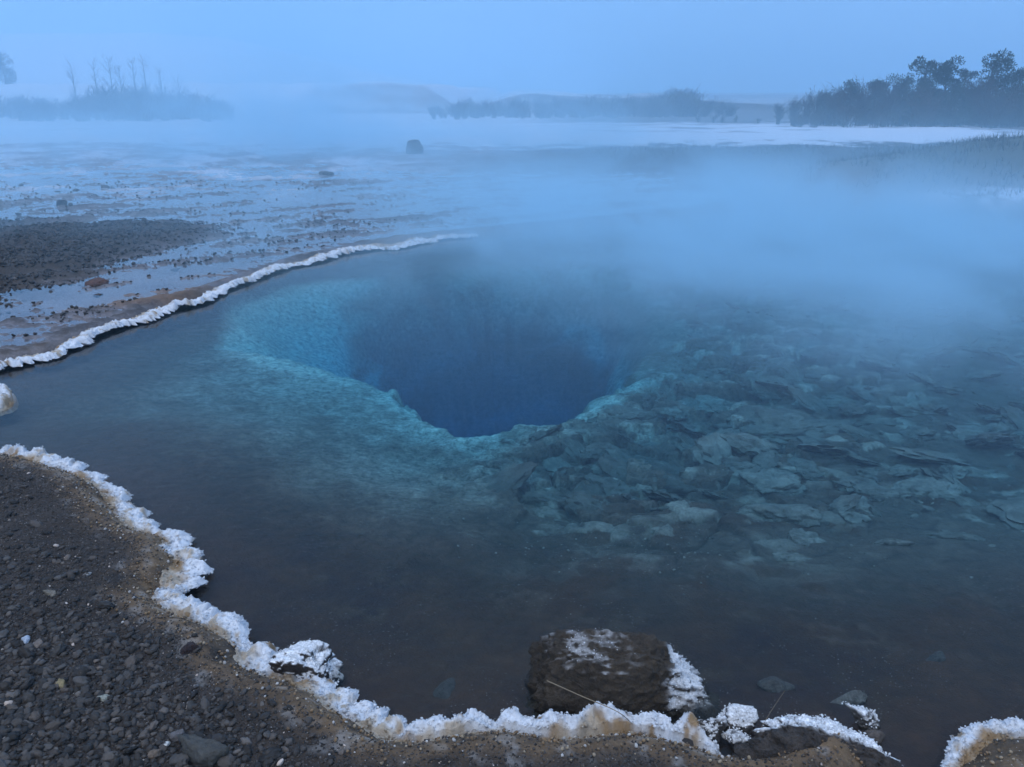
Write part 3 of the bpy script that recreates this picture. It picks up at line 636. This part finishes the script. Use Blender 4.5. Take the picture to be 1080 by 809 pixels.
# ------------------------------------------------------------------ gravel, grit
def scatter_gravel():
    rng = np.random.default_rng(77); jn = Join()
    def pts(n, x0, x1, y0, y1): return rng.uniform(x0, x1, n), rng.uniform(y0, y1, n)
    for k, (n, lo, hi, sub, dens) in enumerate([(500, .012, .022, 2, 1), (17000, .0042, .0125, 1, 1), (90000, .0014, .0042, 0, 0)]):
        x, y = pts(n * (6 if dens else 3), -2.9, .9, 1.15, 4.0)
        dl = -shore(x, y); q = fbm2(x * 2.0, y * 2.0, 3, 301)
        coarse = np.clip(.16 + 1.2 * ss(2.7, 1.9, y + .35 * q) * ss(-.25, -.7, x + .25 * q) + .25 * q, .05, 1) if dens else np.clip(.75 + .3 * q, 0, 1)
        keep = (dl > .10 + .12 * rng.random(len(x))) & (rng.random(len(x)) < coarse * (ss(.12, .45, dl) if dens else 1))
        x, y = x[keep][:n], y[keep][:n]
        r = lo + (hi - lo) * rng.random(len(x)) ** 2.0
        z = ground_at(x, y) + r * .25
        rad = np.stack([r * rng.uniform(.9, 1.4, len(r)), r * rng.uniform(.7, 1.1, len(r)), r * rng.uniform(.5, .8, len(r))], 1)
        bv, bf, nb = blobs(np.stack([x, y, z], 1), rad, sub, 1, 303 + k, .55)
        g = .015 + .062 * rng.random(len(r)) ** 1.7; warm = rng.uniform(.75, .97, len(r))
        li = rng.random(len(r)); g = np.where(li > .94, rng.uniform(.06, .13, len(r)), g); g = np.where(li > .993, rng.uniform(.3, .55, len(r)), g)
        c = np.stack([g, g * (.42 + .5 * warm), g * (.04 + .82 * warm)], 1)
        jn.add(bv, bf, np.concatenate([np.repeat(c, nb, 0), np.full((len(bv), 1), .6)], 1))
    tag(jn.obj('gravel', M_pebble, smooth=True), 'loose dark brown volcanic gravel covering the near left bank', 'gravel', kind='stuff')
    jn = Join(); x, y = pts(60000, -2.6, 1.3, 1.2, 4.2); dl = -shore(x, y); q = fbm2(x * 5, y * 5, 3, 321)
    keep = (dl > .045) & (rng.random(len(x)) < ss(.26, .10, dl + .07 * q)); x, y, dl = x[keep], y[keep], dl[keep]
    r = .0010 + .0045 * rng.random(len(x)) ** 2.5; bv, bf, nb = blobs(np.stack([x, y, ground_at(x, y) + r * .4 + .004], 1), r, 0, .8, 322, .6)
    pal = np.array([[.20, .13, .07], [.28, .22, .15], [.14, .09, .05], [.40, .38, .36], [.06, .05, .045]]); k = rng.choice(5, len(r), p=[.3, .22, .2, .1, .18])
    jn.add(bv, bf, np.concatenate([np.repeat(pal[k] * rng.uniform(.7, 1.2, (len(r), 1)), nb, 0), np.full((len(bv), 1), .5)], 1))
    tag(jn.obj('grit', M_pebble), 'rusty and tan grit along the inland edge of the near crust', 'grit', kind='stuff')
    # coarse gravel of the dark patch and mud crumbs on the flats
    jn = Join()
    x, y = np.concatenate([rng.uniform(-10, 2, 90000), rng.uniform(-9, -2, 70000)]), np.concatenate([rng.uniform(4, 17, 90000), rng.uniform(6.2, 11.5, 70000)])
    md = sdf(mound, x, y); fl = sdf(FLAT_W, x, y); z = ground_at(x, y)
    md = md + .8 * fbm2(x * 1.5, y * 2.5, 4, 307)
    keep = (fl > .25) & ((rng.random(len(x)) < .55 * ss(-.45, .35, md)) | ((z > .054) & (rng.random(len(x)) < .16)))
    x, y, z, md = x[keep], y[keep], z[keep], md[keep]
    r = np.where(md > -.1, .004 + .018 * rng.random(len(x)) ** 2.8, .005 + .016 * rng.random(len(x)) ** 2.5)
    bv, bf, nb = blobs(np.stack([x, y, z + r * .2], 1), r, 0, .7, 305, .6)
    g = rng.uniform(.014, .046, len(r)) * np.where(rng.random(len(r)) > .95, 2.4, 1)
    jn.add(bv, bf, np.concatenate([np.repeat(np.stack([g, g * .85, g * .76], 1), nb, 0), np.full((len(bv), 1), .5)], 1))
    tag(jn.obj('gravel', M_pebble), 'coarse dark gravel and crumbs strewn over the wet flats', 'gravel', kind='stuff')
    # broken plates of the cracked shelf
    jn = Join(); x, y = rng.uniform(-.1, 5.2, 9000), rng.uniform(3.1, 8.2, 9000); sd = shore(x, y); bh = sdf(brow, x, y); q = fbm2(x * .9, y * .9, 3, 331)
    keep = (sd > .8) & (bh < -.05) & (rng.random(9000) < np.clip(ss(-.6, .4, x + .15 * (y - 4.5)) * ss(3.3, 4.2, y + .4 * q) * (.25 + .6 * ss(-.3, .3, q)), 0, 1)); x, y = x[keep][:1000], y[keep][:1000]; m_ = len(x)
    r = np.minimum(.012 + .12 * rng.random(m_) ** 3.2, .012 + .14 * np.maximum(-sdf(brow, x, y), 0)); rad = np.stack([r * rng.uniform(1., 1.7, m_), r * rng.uniform(.6, 1., m_), r * rng.uniform(.2, .45, m_)], 1)
    bv, bf, nb = blobs(np.stack([x, y, ground_at(x, y) + rad[:, 2] * .25], 1), rad, 2, 1, 332, .5)
    g = np.repeat(rng.uniform(.06, .125, m_), nb) * (1 + .7 * fbm3(bv * 24, 3, 333))
    jn.add(bv, bf, np.concatenate([np.stack([g, g, g * .97], 1), np.full((len(bv), 1), 1.1)], 1))
    tag(jn.obj('rubble', M_slab, smooth=False), 'broken plates of the cracked shelf right of the vent', 'rubble', kind='stuff')
    # pale grains and chips lying on the pool floor
    jn = Join(); x, y = rng.uniform(-2.5, 4, 26000), rng.uniform(1.6, 6, 26000)
    sd = shore(x, y); bh = sdf(brow, x, y); cl = fbm2(x * 1.6, y * 3.5, 3, 311)
    keep = (sd > .12) & (bh < -.1) & (rng.random(len(x)) < np.clip(.012 + .6 * ss(.1, .5, cl) * ss(.8, 1.4, sd), 0, 1))
    x, y, sd = x[keep], y[keep], sd[keep]; r = .0010 + .007 * rng.random(len(x)) ** 3.5 * ss(.3, 1., sd)
    bv, bf, nb = blobs(np.stack([x, y, ground_at(x, y) + r * .3], 1), r, 0, .6, 312, .6); g = rng.uniform(.05, .2, len(r))
    jn.add(bv, bf, np.concatenate([np.repeat(np.stack([g, g, g * .96], 1), nb, 0), np.full((len(bv), 1), .5)], 1))
    tag(jn.obj('grit', M_pebble), 'pale mineral grit sprinkled over the pool floor', 'grit', kind='stuff')
scatter_gravel()

# ------------------------------------------------------------------ vegetation
def bush_verts(rng, h, spread, stems=14, twigs=6, r=.012):
    h = max(h, .22)
    jn = Join()
    for _ in range(stems):
        a = rng.uniform(0, 2 * math.pi); lean = rng.uniform(.05, 1) * spread; L = h * rng.uniform(.65, 1.0)
        p0 = np.array([rng.normal(0, spread * .15), rng.normal(0, spread * .15), -.05]); p1 = np.array([math.cos(a) * lean, math.sin(a) * lean, L])
        pth = [p0 + (p1 - p0) * t + np.array([0, 0, .12 * L * math.sin(math.pi * t)]) + rng.normal(0, .02 * h, 3) * (t > 0) for t in np.linspace(0, 1, 5)]
        v, f = tube(pth, r, r * .25, 3); jn.add(v, f)
        for _ in range(twigs):
            k = rng.integers(1, 4); s = pth[k] + (pth[k + 1] - pth[k]) * rng.random(); dr = np.array([rng.normal(0, .5), rng.normal(0, .5), rng.uniform(.4, 1)]); dr /= np.linalg.norm(dr)
            l = h * rng.uniform(.15, .35); v, f = tube([s, s + dr * l * .5 + rng.normal(0, .02 * h, 3), s + dr * l], r * .5, r * .2, 3); jn.add(v, f)
            for _ in range(3):
                s2 = s + dr * l * rng.uniform(.3, 1); d2 = dr + rng.normal(0, .6, 3); v, f = tube([s2, s2 + d2 * l * .35], r * .3, r * .12, 3); jn.add(v, f)
    return jn

def needle_crown(rng, h, w, low=.12, n=2600, lumps=30, cone=.6):
    """many small needle sprays gathered in uneven lumps"""
    cs = []
    for _ in range(lumps):
        t = rng.uniform(low, .97); rad = w * .5 * (1 - cone * max(0, (t - .35) / .65) ** 1.3) * rng.uniform(.35, 1.0); a = rng.uniform(0, 2 * math.pi)
        cs.append((math.cos(a) * rad, math.sin(a) * rad, t * h, w * rng.uniform(.15, .27)))
    cs = np.array(cs); k = rng.integers(0, len(cs), n); d = rng.normal(0, 1, (n, 3)); d /= np.linalg.norm(d, axis=1)[:, None]
    c = cs[k, :3] + d * (cs[k, 3] * rng.random(n) ** .4)[:, None] * np.array([1, 1, .8])
    L = rng.uniform(.05, .12, n) * h / 3.4; ax = d * .6 + rng.normal(0, .4, (n, 3)) + np.array([0, 0, .5]); ax /= np.linalg.norm(ax, axis=1)[:, None]
    sd = np.cross(ax, rng.normal(0, 1, (n, 3))); sd /= np.linalg.norm(sd, axis=1)[:, None]; W = L * .35
    v = np.stack([c - sd * W[:, None], c + sd * W[:, None], c + ax * L[:, None] + sd * W[:, None] * .4, c + ax * L[:, None] - sd * W[:, None] * .4], 1).reshape(-1, 3)
    return v, np.arange(4 * n).reshape(-1, 4), cs

def pine(name, label, x, y, h, w, seed, group=None, cone=.6, cat='tree', low=.12, n=5200):
    rng = np.random.default_rng(seed); z = float(ground_at(x, y)[0])
    root = bpy.data.objects.new(name, None); C.objects.link(root); root.location = (x, y, z); root.empty_display_size = .3
    tag(root, label, cat, group)
    v, f, cs = needle_crown(rng, h, w, low, n, 32, cone)
    mesh_obj('crown', v, f, M_needle, root, smooth=False)
    jn = Join(); tv, tf = tube([(0, 0, -.2), (.02 * h, .01, h * .3), (-.01 * h, 0, h * .6), (0, 0, h * .93)], .028 * h, .006 * h, 7); jn.add(tv, tf)
    for cx_, cy_, cz_, cr in cs:
        tv, tf = tube([(0, 0, max(.05, cz_ - .12 * h)), (cx_ * .6, cy_ * .6, cz_ - .05 * h), (cx_, cy_, cz_)], .008 * h, .002 * h, 4); jn.add(tv, tf)
    jn.obj('trunk', M_bark, root)
    return root

def col_at(px, y): return at_far(px, 100, y)[0]
# conifers of the right-hand wood, each by its place in the row and its shape
for (px, top, y, wpx, s, cone, lab) in [(872, 100, 41, 26, 401, .8, 'low dark conifer where the right wood begins to rise'), (899, 86, 42, 30, 402, .7, 'bushy conifer below the two round headed pines on the left'), (926, 79, 43, 26, 403, .55, 'small pointed conifer left of the round headed pines'),
      (952, 80, 44, 30, 404, .5, 'broad dull conifer tucked behind the round headed pine'), (979, 63, 42, 28, 405, .25, 'tall pine with a round head, left of the notched one'), (1002, 63, 43, 27, 406, .45, 'tall pine with a notched top, right of the round headed one'),
      (1020, 74, 42.5, 24, 407, .5, 'shorter pine in the dip between the tallest ones'), (1050, 59, 43, 46, 408, .55, 'tallest and broadest pine near the right edge'), (1078, 72, 42, 34, 409, .5, 'dense pine cut by the right edge of the photo'),
      (1112, 66, 43, 40, 410, .5, 'pine standing just beyond the right edge'), (966, 92, 40.5, 40, 411, .45, 'low bushy pine in front of the round headed pine'), (1012, 96, 40, 44, 412, .5, 'dark bushy pine in front of the notched one'), (1062, 98, 40.5, 46, 413, .5, 'low wide pine in front of the tallest pine')]:
    p = at_far(px, top, y); x = p[0]; g = float(ground_at(x, y)[0]); pine('pine_tree', lab, x, y, p[2] - g, wpx / F * y * 1.05, s, 'conifers of the wood on the right', cone)
# grey leafless birches before and between them
for i, (px, top, y) in enumerate([(822, 112, 42), (838, 106, 41.5), (852, 104, 42.5), (866, 98, 41), (884, 95, 40.5), (912, 92, 40.2), (938, 90, 40), (1030, 84, 41), (1096, 90, 40)]):
    rng = np.random.default_rng(430 + i); p = at_far(px, top, y); g = float(ground_at(p[0], y)[0]); h = p[2] - g
    o = bush_verts(rng, h, h * .38, 26, 9, .016).obj('birch_shrub', M_twig, loc=(p[0], y, g))
    tag(o, ['low bare birch at the foot of the right wood, first from the left', 'second bare birch from the left end of the right wood', 'third bare birch from the left end of the right wood', 'bare birch in front of the low dark conifer', 'bare birch in front of the bushy conifer', 'bare birch in front of the small pointed conifer', 'bare birch in front of the broad dull conifer', 'bare birch beside the dip between the tall pines', 'bare birch at the right edge of the wood'][i], 'shrub', 'leafless birches of the right wood')
# the thicket under the wood and the scrub bands: one tangled mass each
def thicket(name, label, spots, seed):
    rng = np.random.default_rng(seed); kinds = [bush_verts(rng, 1., .5, 13, 5, .016) for _ in range(4)]
    kinds = [(np.vstack(k.v), np.vstack(k.f)) for k in kinds]; jn = Join()
    for x, y, h in spots:
        v, f = kinds[rng.integers(0, 4)]; a = rng.uniform(0, 6.28); ca, sa = math.cos(a), math.sin(a)
        q = v * np.array([h * 1.1, h * 1.1, h]); q = np.stack([q[:, 0] * ca - q[:, 1] * sa, q[:, 0] * sa + q[:, 1] * ca, q[:, 2]], 1) + np.array([x, y, 0]); jn.add(q + np.array([0, 0, float(ground_at(x, y)[0]) - .25 * h]), f)
    tag(jn.obj(name, M_twig, smooth=False), label, 'scrub', kind='stuff')
rg = np.random.default_rng(500)
def band(n, px0, px1, y0, y1, hf):
    out = []
    for _ in range(n):
        px = rg.uniform(px0, px1); y = rg.uniform(y0, y1); out.append((col_at(px, y), y, hf(px) * rg.uniform(.35, 1.1) * (.75 + .35 * float(vn2(np.array([px * .035]), np.array([3.]), 8)[0]))))
    return out
thicket('scrub', 'grey leafless thicket filling the foot of the right wood', band(95, 835, 1130, 38.6, 45, lambda p: np.interp(p, [835, 900, 980, 1130], [.7, 1.3, 2.0, 2.1])), 501)
thicket('scrub', 'dim band of bare scrub across the snow field on the left', band(230, -60, 245, 50, 66, lambda p: np.interp(p, [-60, 60, 110, 190, 245], [1.5, 1.5, 2.1, 2.1, 1.0])) , 502)
thicket('scrub', 'dim grey scrub behind the steam in the middle distance', band(210, 452, 705, 54, 68, lambda p: np.interp(p, [452, 500, 705], [.9, 1.4, 1.5])), 503)
thicket('scrub', 'dark clump of bushes on the slope left of the gap in the wood', band(60, 690, 775, 58, 72, lambda p: np.interp(p, [690, 722, 775], [1.7, 2.1, .8])), 504)
# single bare trees on the left
def bare_tree(name, label, px, top, y, spread, seed, group, stems=3):
    rng = np.random.default_rng(seed); p = at_far(px, top, y); g = float(ground_at(p[0], y)[0]); h = p[2] - g
    root = bpy.data.objects.new(name, None); C.objects.link(root); root.location = (p[0], y, g); tag(root, label, 'tree', group)
    jt = Join(); v, f = tube([(0, 0, -.2), (.03, 0, h * .4), (0, .02, h * .95)], .012 * h + .02, .012, 6); jt.add(v, f); jt.obj('trunk', M_bark, root)
    jc = Join(); 
    for k in range(26):
        t = rng.uniform(.2, .95); a = rng.uniform(0, 6.28); L = spread * h * (1.05 - t) * rng.uniform(.5, 1) + .1 * h; d = np.array([math.cos(a) * .6, math.sin(a) * .6, .8]); s = np.array([0, 0, t * h])
        pth = [s, s + d * L * .5 + rng.normal(0, .03, 3), s + d * L + np.array([0, 0, .1 * L])]; v, f = tube(pth, .014, .005, 3); jc.add(v, f)
        for _ in range(5):
            b = pth[1] + (pth[2] - pth[1]) * rng.uniform(-.6, 1); e = b + (d + rng.normal(0, .6, 3)) * L * .3; v, f = tube([b, e], .008, .003, 3); jc.add(v, f)
    jc.obj('crown', M_twig, root)
for i, (px, top, y, sp, lab) in enumerate([(74, 66, 70, .16, 'first slender bare tree left of the dark bushes, in haze'), (97, 62, 72, .12, 'second slender bare tree, thin and straight, in haze'), (113, 58, 72, .18, 'tallest of the slender bare trees above the left scrub'),
      (124, 66, 70, .16, 'slender bare tree just right of the tallest one'), (138, 60, 74, .10, 'thin pole like tree between the bare trees'), (149, 57, 74, .10, 'rightmost thin pole like tree above the left scrub'), (168, 74, 70, .3, 'spreading dark bare tree right of the poles'), (187, 80, 70, .35, 'low spreading bare tree at the end of the left group')]):
    bare_tree('bare_tree', lab, px, top, y, sp, 520 + i, 'slender bare trees on the left')
pine('round_tree', 'lone round dark tree at the left edge of the snow field', col_at(8, 112), 112, at_far(8, 57, 112)[2] - float(ground_at(col_at(8, 112), 112)[0]), 2.6, 540, None, .3, low=.02, n=5200)
# twiggy shrubs on the snow bank in the gap
for i, (px, top, y, lab) in enumerate([(737, 122, 46, 'thin twiggy shrub on the snow bank, left of the pair'), (753, 122, 45, 'left twiggy shrub of the pair on the snow bank'), (762, 123, 45.5, 'right twiggy shrub of the pair on the snow bank'), (776, 122, 46, 'bushier shrub on the snow bank right of the pair'), (800, 127, 44.5, 'low shrub alone on snow before the right wood')]):
    rng = np.random.default_rng(560 + i); p = at_far(px, top, y); g = float(ground_at(p[0], y)[0])
    tag(bush_verts(rng, p[2] - g, .22, 12, 6, .012).obj('snowbank_shrub', M_twig, loc=(p[0], y, g)), lab, 'shrub', 'shrubs on the snow bank')

def tufts():
    rng = np.random.default_rng(600); n = 26000
    x, y = rng.uniform(2, 18, n * 2), rng.uniform(12.4, 26, n * 2); hum = np.exp(-(((x - 10.6) / 4.8) ** 2 + ((y - 16.2) / 3.2) ** 2) ** 1.5)
    keep = (shore(x, y) < -.3) & (rng.random(2 * n) < np.clip(hum * 1.2 + .25 * ss(20, 22, y) * ss(27, 25.5, y), 0, 1) * (vn2(x * 2, y * 2, 4) > .35)); x, y = x[keep][:n], y[keep][:n]; n = len(x)
    z = ground_at(x, y); h = rng.uniform(.05, .16, n); a = rng.uniform(0, 6.28, n); w = .008
    bx, by = np.cos(a) * w, np.sin(a) * w; lx, ly = rng.normal(0, .05, n), rng.normal(0, .05, n)
    v = np.stack([np.stack([x - bx, y - by, z - .01], 1), np.stack([x + bx, y + by, z - .01], 1), np.stack([x + lx, y + ly, z + h], 1)], 1).reshape(-1, 3)
    tag(mesh_obj('grass', v, np.arange(3 * n).reshape(-1, 3), M_grass, smooth=False), 'withered brown grass on the hump beyond the pool', 'grass', kind='stuff')
tufts()

# ------------------------------------------------------------------ air: haze and steam
def cube(name, lo, hi, mat):
    v = [(x, y, z) for x in (lo[0], hi[0]) for y in (lo[1], hi[1]) for z in (lo[2], hi[2])]
    me = bpy.data.meshes.new(name); me.from_pydata(v, [], [(0, 1, 3, 2), (4, 6, 7, 5), (0, 4, 5, 1), (2, 3, 7, 6), (0, 2, 6, 4), (1, 5, 7, 3)]); me.materials.append(mat)
    o = bpy.data.objects.new(name, me); C.objects.link(o); return o
m, t = new_mat('haze'); pvn = t.new('ShaderNodeVolumePrincipled'); pvn.inputs['Color'].default_value = (.46, .73, .95, 1); pvn.inputs['Density'].default_value = .0042
o_ = t.new('ShaderNodeOutputMaterial'); t.link(pvn.outputs[0], o_.inputs['Volume'])
tag(cube('haze', (-950, -950, -7), (950, 950, 34), m), kind='stuff')

m, t = new_mat('steam'); pvn = t.new('ShaderNodeVolumePrincipled'); pvn.inputs['Color'].default_value = (.54, .82, .98, 1); pvn.inputs['Anisotropy'].default_value = .2
co = t.new('ShaderNodeTexCoord').outputs['Object']; sx = t.new('ShaderNodeSeparateXYZ'); t.link(co, sx.inputs[0]); X, Y, Z = sx.outputs
mp = t.new('ShaderNodeMapping'); mp.inputs['Scale'].default_value = (.62, .42, .95); t.link(co, mp.inputs['Vector'])
nz = t.noise(mp.outputs[0], 1.0, 4, .55, 1.1)
puff = t.rng(nz, .36, .68, .22, 1.9)
start = t.m('SUBTRACT', Y, t.m('ADD', t.m('MULTIPLY', X, -.42), 0.))           # nearer on the right
pool_ = t.m('MULTIPLY', t.rng(start, 4.4, 9.6), t.rng(Y, 12, 18, 1., .08))
low = t.m('EXPONENT', t.m('MULTIPLY', Z, t.rng(Y, 9, 14, -1 / .36, -1 / .22)))
leftcut = t.rng(t.m('ADD', X, t.m('MULTIPLY', Y, .30)), .9, 3.6, .13, 1.)
d1 = t.m('MULTIPLY', t.m('MULTIPLY', t.m('MULTIPLY', pool_, low), leftcut), t.m('SUBTRACT', 1., t.m('MULTIPLY', t.m('MULTIPLY', t.rng(X, 4.0, 6.8), t.rng(Y, 7.6, 10.5)), .95)))
back = t.m('MULTIPLY', t.rng(Y, 13, 21), t.rng(Y, 30, 40, 1., 0.))
low2 = t.m('EXPONENT', t.m('MULTIPLY', Z, -1 / .85))
d2 = t.m('MULTIPLY', t.m('MULTIPLY', back, low2), t.rng(X, -3., 6., .75, .15))
px_ = t.m('DIVIDE', t.m('ADD', X, 6.6), 2.6); plume = t.m('EXPONENT', t.m('MULTIPLY', t.m('MULTIPLY', px_, px_), -1.))
d3 = t.m('MULTIPLY', t.m('MULTIPLY', plume, t.m('EXPONENT', t.m('MULTIPLY', Z, -1 / 2.6))), t.m('MULTIPLY', t.rng(Y, 17, 24), t.rng(Y, 28, 36, 1., 0.)))
dens = t.m('ADD', t.m('ADD', t.m('MULTIPLY', d1, 2.0), t.m('MULTIPLY', d2, .13)), t.m('MULTIPLY', d3, .2))
q_ = t.m('DIVIDE', t.m('ADD', X, -1.), 7.); d4 = t.m('ADD', t.m('MULTIPLY', t.m('EXPONENT', t.m('MULTIPLY', t.m('MULTIPLY', q_, q_), -1.)), .032), t.m('MULTIPLY', t.rng(X, -2., -8.), .030))
dens = t.m('ADD', dens, t.m('MULTIPLY', t.m('MULTIPLY', d4, t.m('EXPONENT', t.m('MULTIPLY', Z, -1 / 2.2))), t.m('MULTIPLY', t.rng(Y, 16, 22), t.rng(Y, 34, 39, 1., 0.))))
mp2 = t.new('ShaderNodeMapping'); mp2.inputs['Scale'].default_value = (.22, .16, .20); t.link(co, mp2.inputs['Vector'])
wisp = t.rng(t.noise(mp2.outputs[0], 1.0, 4, .6, 1.6), .34, .66, .15, 1.8)
d5 = t.m('MULTIPLY', t.m('MULTIPLY', t.m('EXPONENT', t.m('MULTIPLY', Z, -1 / 3.6)), t.rng(X, 4., 9., .028, .001)), t.m('MULTIPLY', t.rng(Y, 9.5, 18), t.rng(Y, 33, 39, 1., 0.)))
d5 = t.m('DIVIDE', t.m('MULTIPLY', d5, wisp), t.m('MAXIMUM', puff, .05))
dens = t.m('ADD', dens, d5)
dens = t.m('MULTIPLY', t.m('MULTIPLY', dens, puff), t.rng(Z, 4.5, 7.5, 1., 0.))
t.link(dens, pvn.inputs['Density']); o_ = t.new('ShaderNodeOutputMaterial'); t.link(pvn.outputs[0], o_.inputs['Volume'])
so = tag(cube('steam', (-26, 3.0, .003), (24, 40, 7.6), m), 'pale blue steam drifting low over the pool and flats', 'steam', kind='stuff')

# ------------------------------------------------------------------ light, camera, render
EL, AZ = R(38), R(200)
w = bpy.data.worlds.new('World'); SC.world = w; w.use_nodes = True; t = NT(w.node_tree); w.node_tree.nodes.clear()
sky = t.new('ShaderNodeTexSky', sky_type='NISHITA'); sky.sun_disc = False; sky.sun_elevation = EL; sky.sun_rotation = AZ; sky.ozone_density = 2.; sky.dust_density = .6; sky.air_density = 1.1
bg = t.new('ShaderNodeBackground'); bg.inputs['Strength'].default_value = .1
geo = t.new('ShaderNodeTexCoord').outputs['Generated']; sz = t.new('ShaderNodeSeparateXYZ'); t.link(geo, sz.inputs[0])
veil = t.mix(t.rng(sz.outputs[2], .52, 1.), (1.28, 2.92, 6.0, 1), (9.2, 10.6, 13.2, 1))   # dusk overcast: dim blue low down, paler overhead
cl = t.mix(.9, sky.outputs[0], veil)
t.link(cl, bg.inputs['Color']); o_ = t.new('ShaderNodeOutputWorld'); t.link(bg.outputs[0], o_.inputs['Surface'])
sl = bpy.data.lights.new('sun', 'SUN'); sl.energy = .8; sl.angle = R(35); sl.color = (1, .95, .88); so_ = bpy.data.objects.new('sun', sl); C.objects.link(so_)
sd_ = Vector((math.sin(AZ) * math.cos(EL), math.cos(AZ) * math.cos(EL), math.sin(EL))); so_.rotation_euler = (-sd_).to_track_quat('-Z', 'Y').to_euler(); so_.location = (0, -5, 40)
cam = bpy.data.cameras.new('camera'); cam.sensor_width = 36; cam.lens = 36 * F / 1080; cam.clip_end = 2500; cam.clip_start = .05
co_ = bpy.data.objects.new('camera', cam); C.objects.link(co_); co_.location = (0, 0, ZC); co_.rotation_euler = (math.pi / 2 - PITCH, 0, 0); SC.camera = co_
SC.render.engine = 'CYCLES'; cy = SC.cycles
cy.use_denoising = True
try: cy.denoiser = 'OPENIMAGEDENOISE'
except Exception: pass
cy.use_adaptive_sampling = True; cy.adaptive_threshold = .02
cy.max_bounces = 8; cy.diffuse_bounces = 3; cy.glossy_bounces = 3; cy.transmission_bounces = 4; cy.transparent_max_bounces = 12; cy.volume_bounces = 4
cy.volume_step_rate = 1.0; cy.volume_max_steps = 128; cy.sample_clamp_indirect = 6
cy.caustics_reflective = False; cy.caustics_refractive = False
vs = SC.view_settings; vs.view_transform = 'Standard'; vs.look = 'None'; vs.exposure = .82; vs.gamma = 1; vs.use_curve_mapping = False
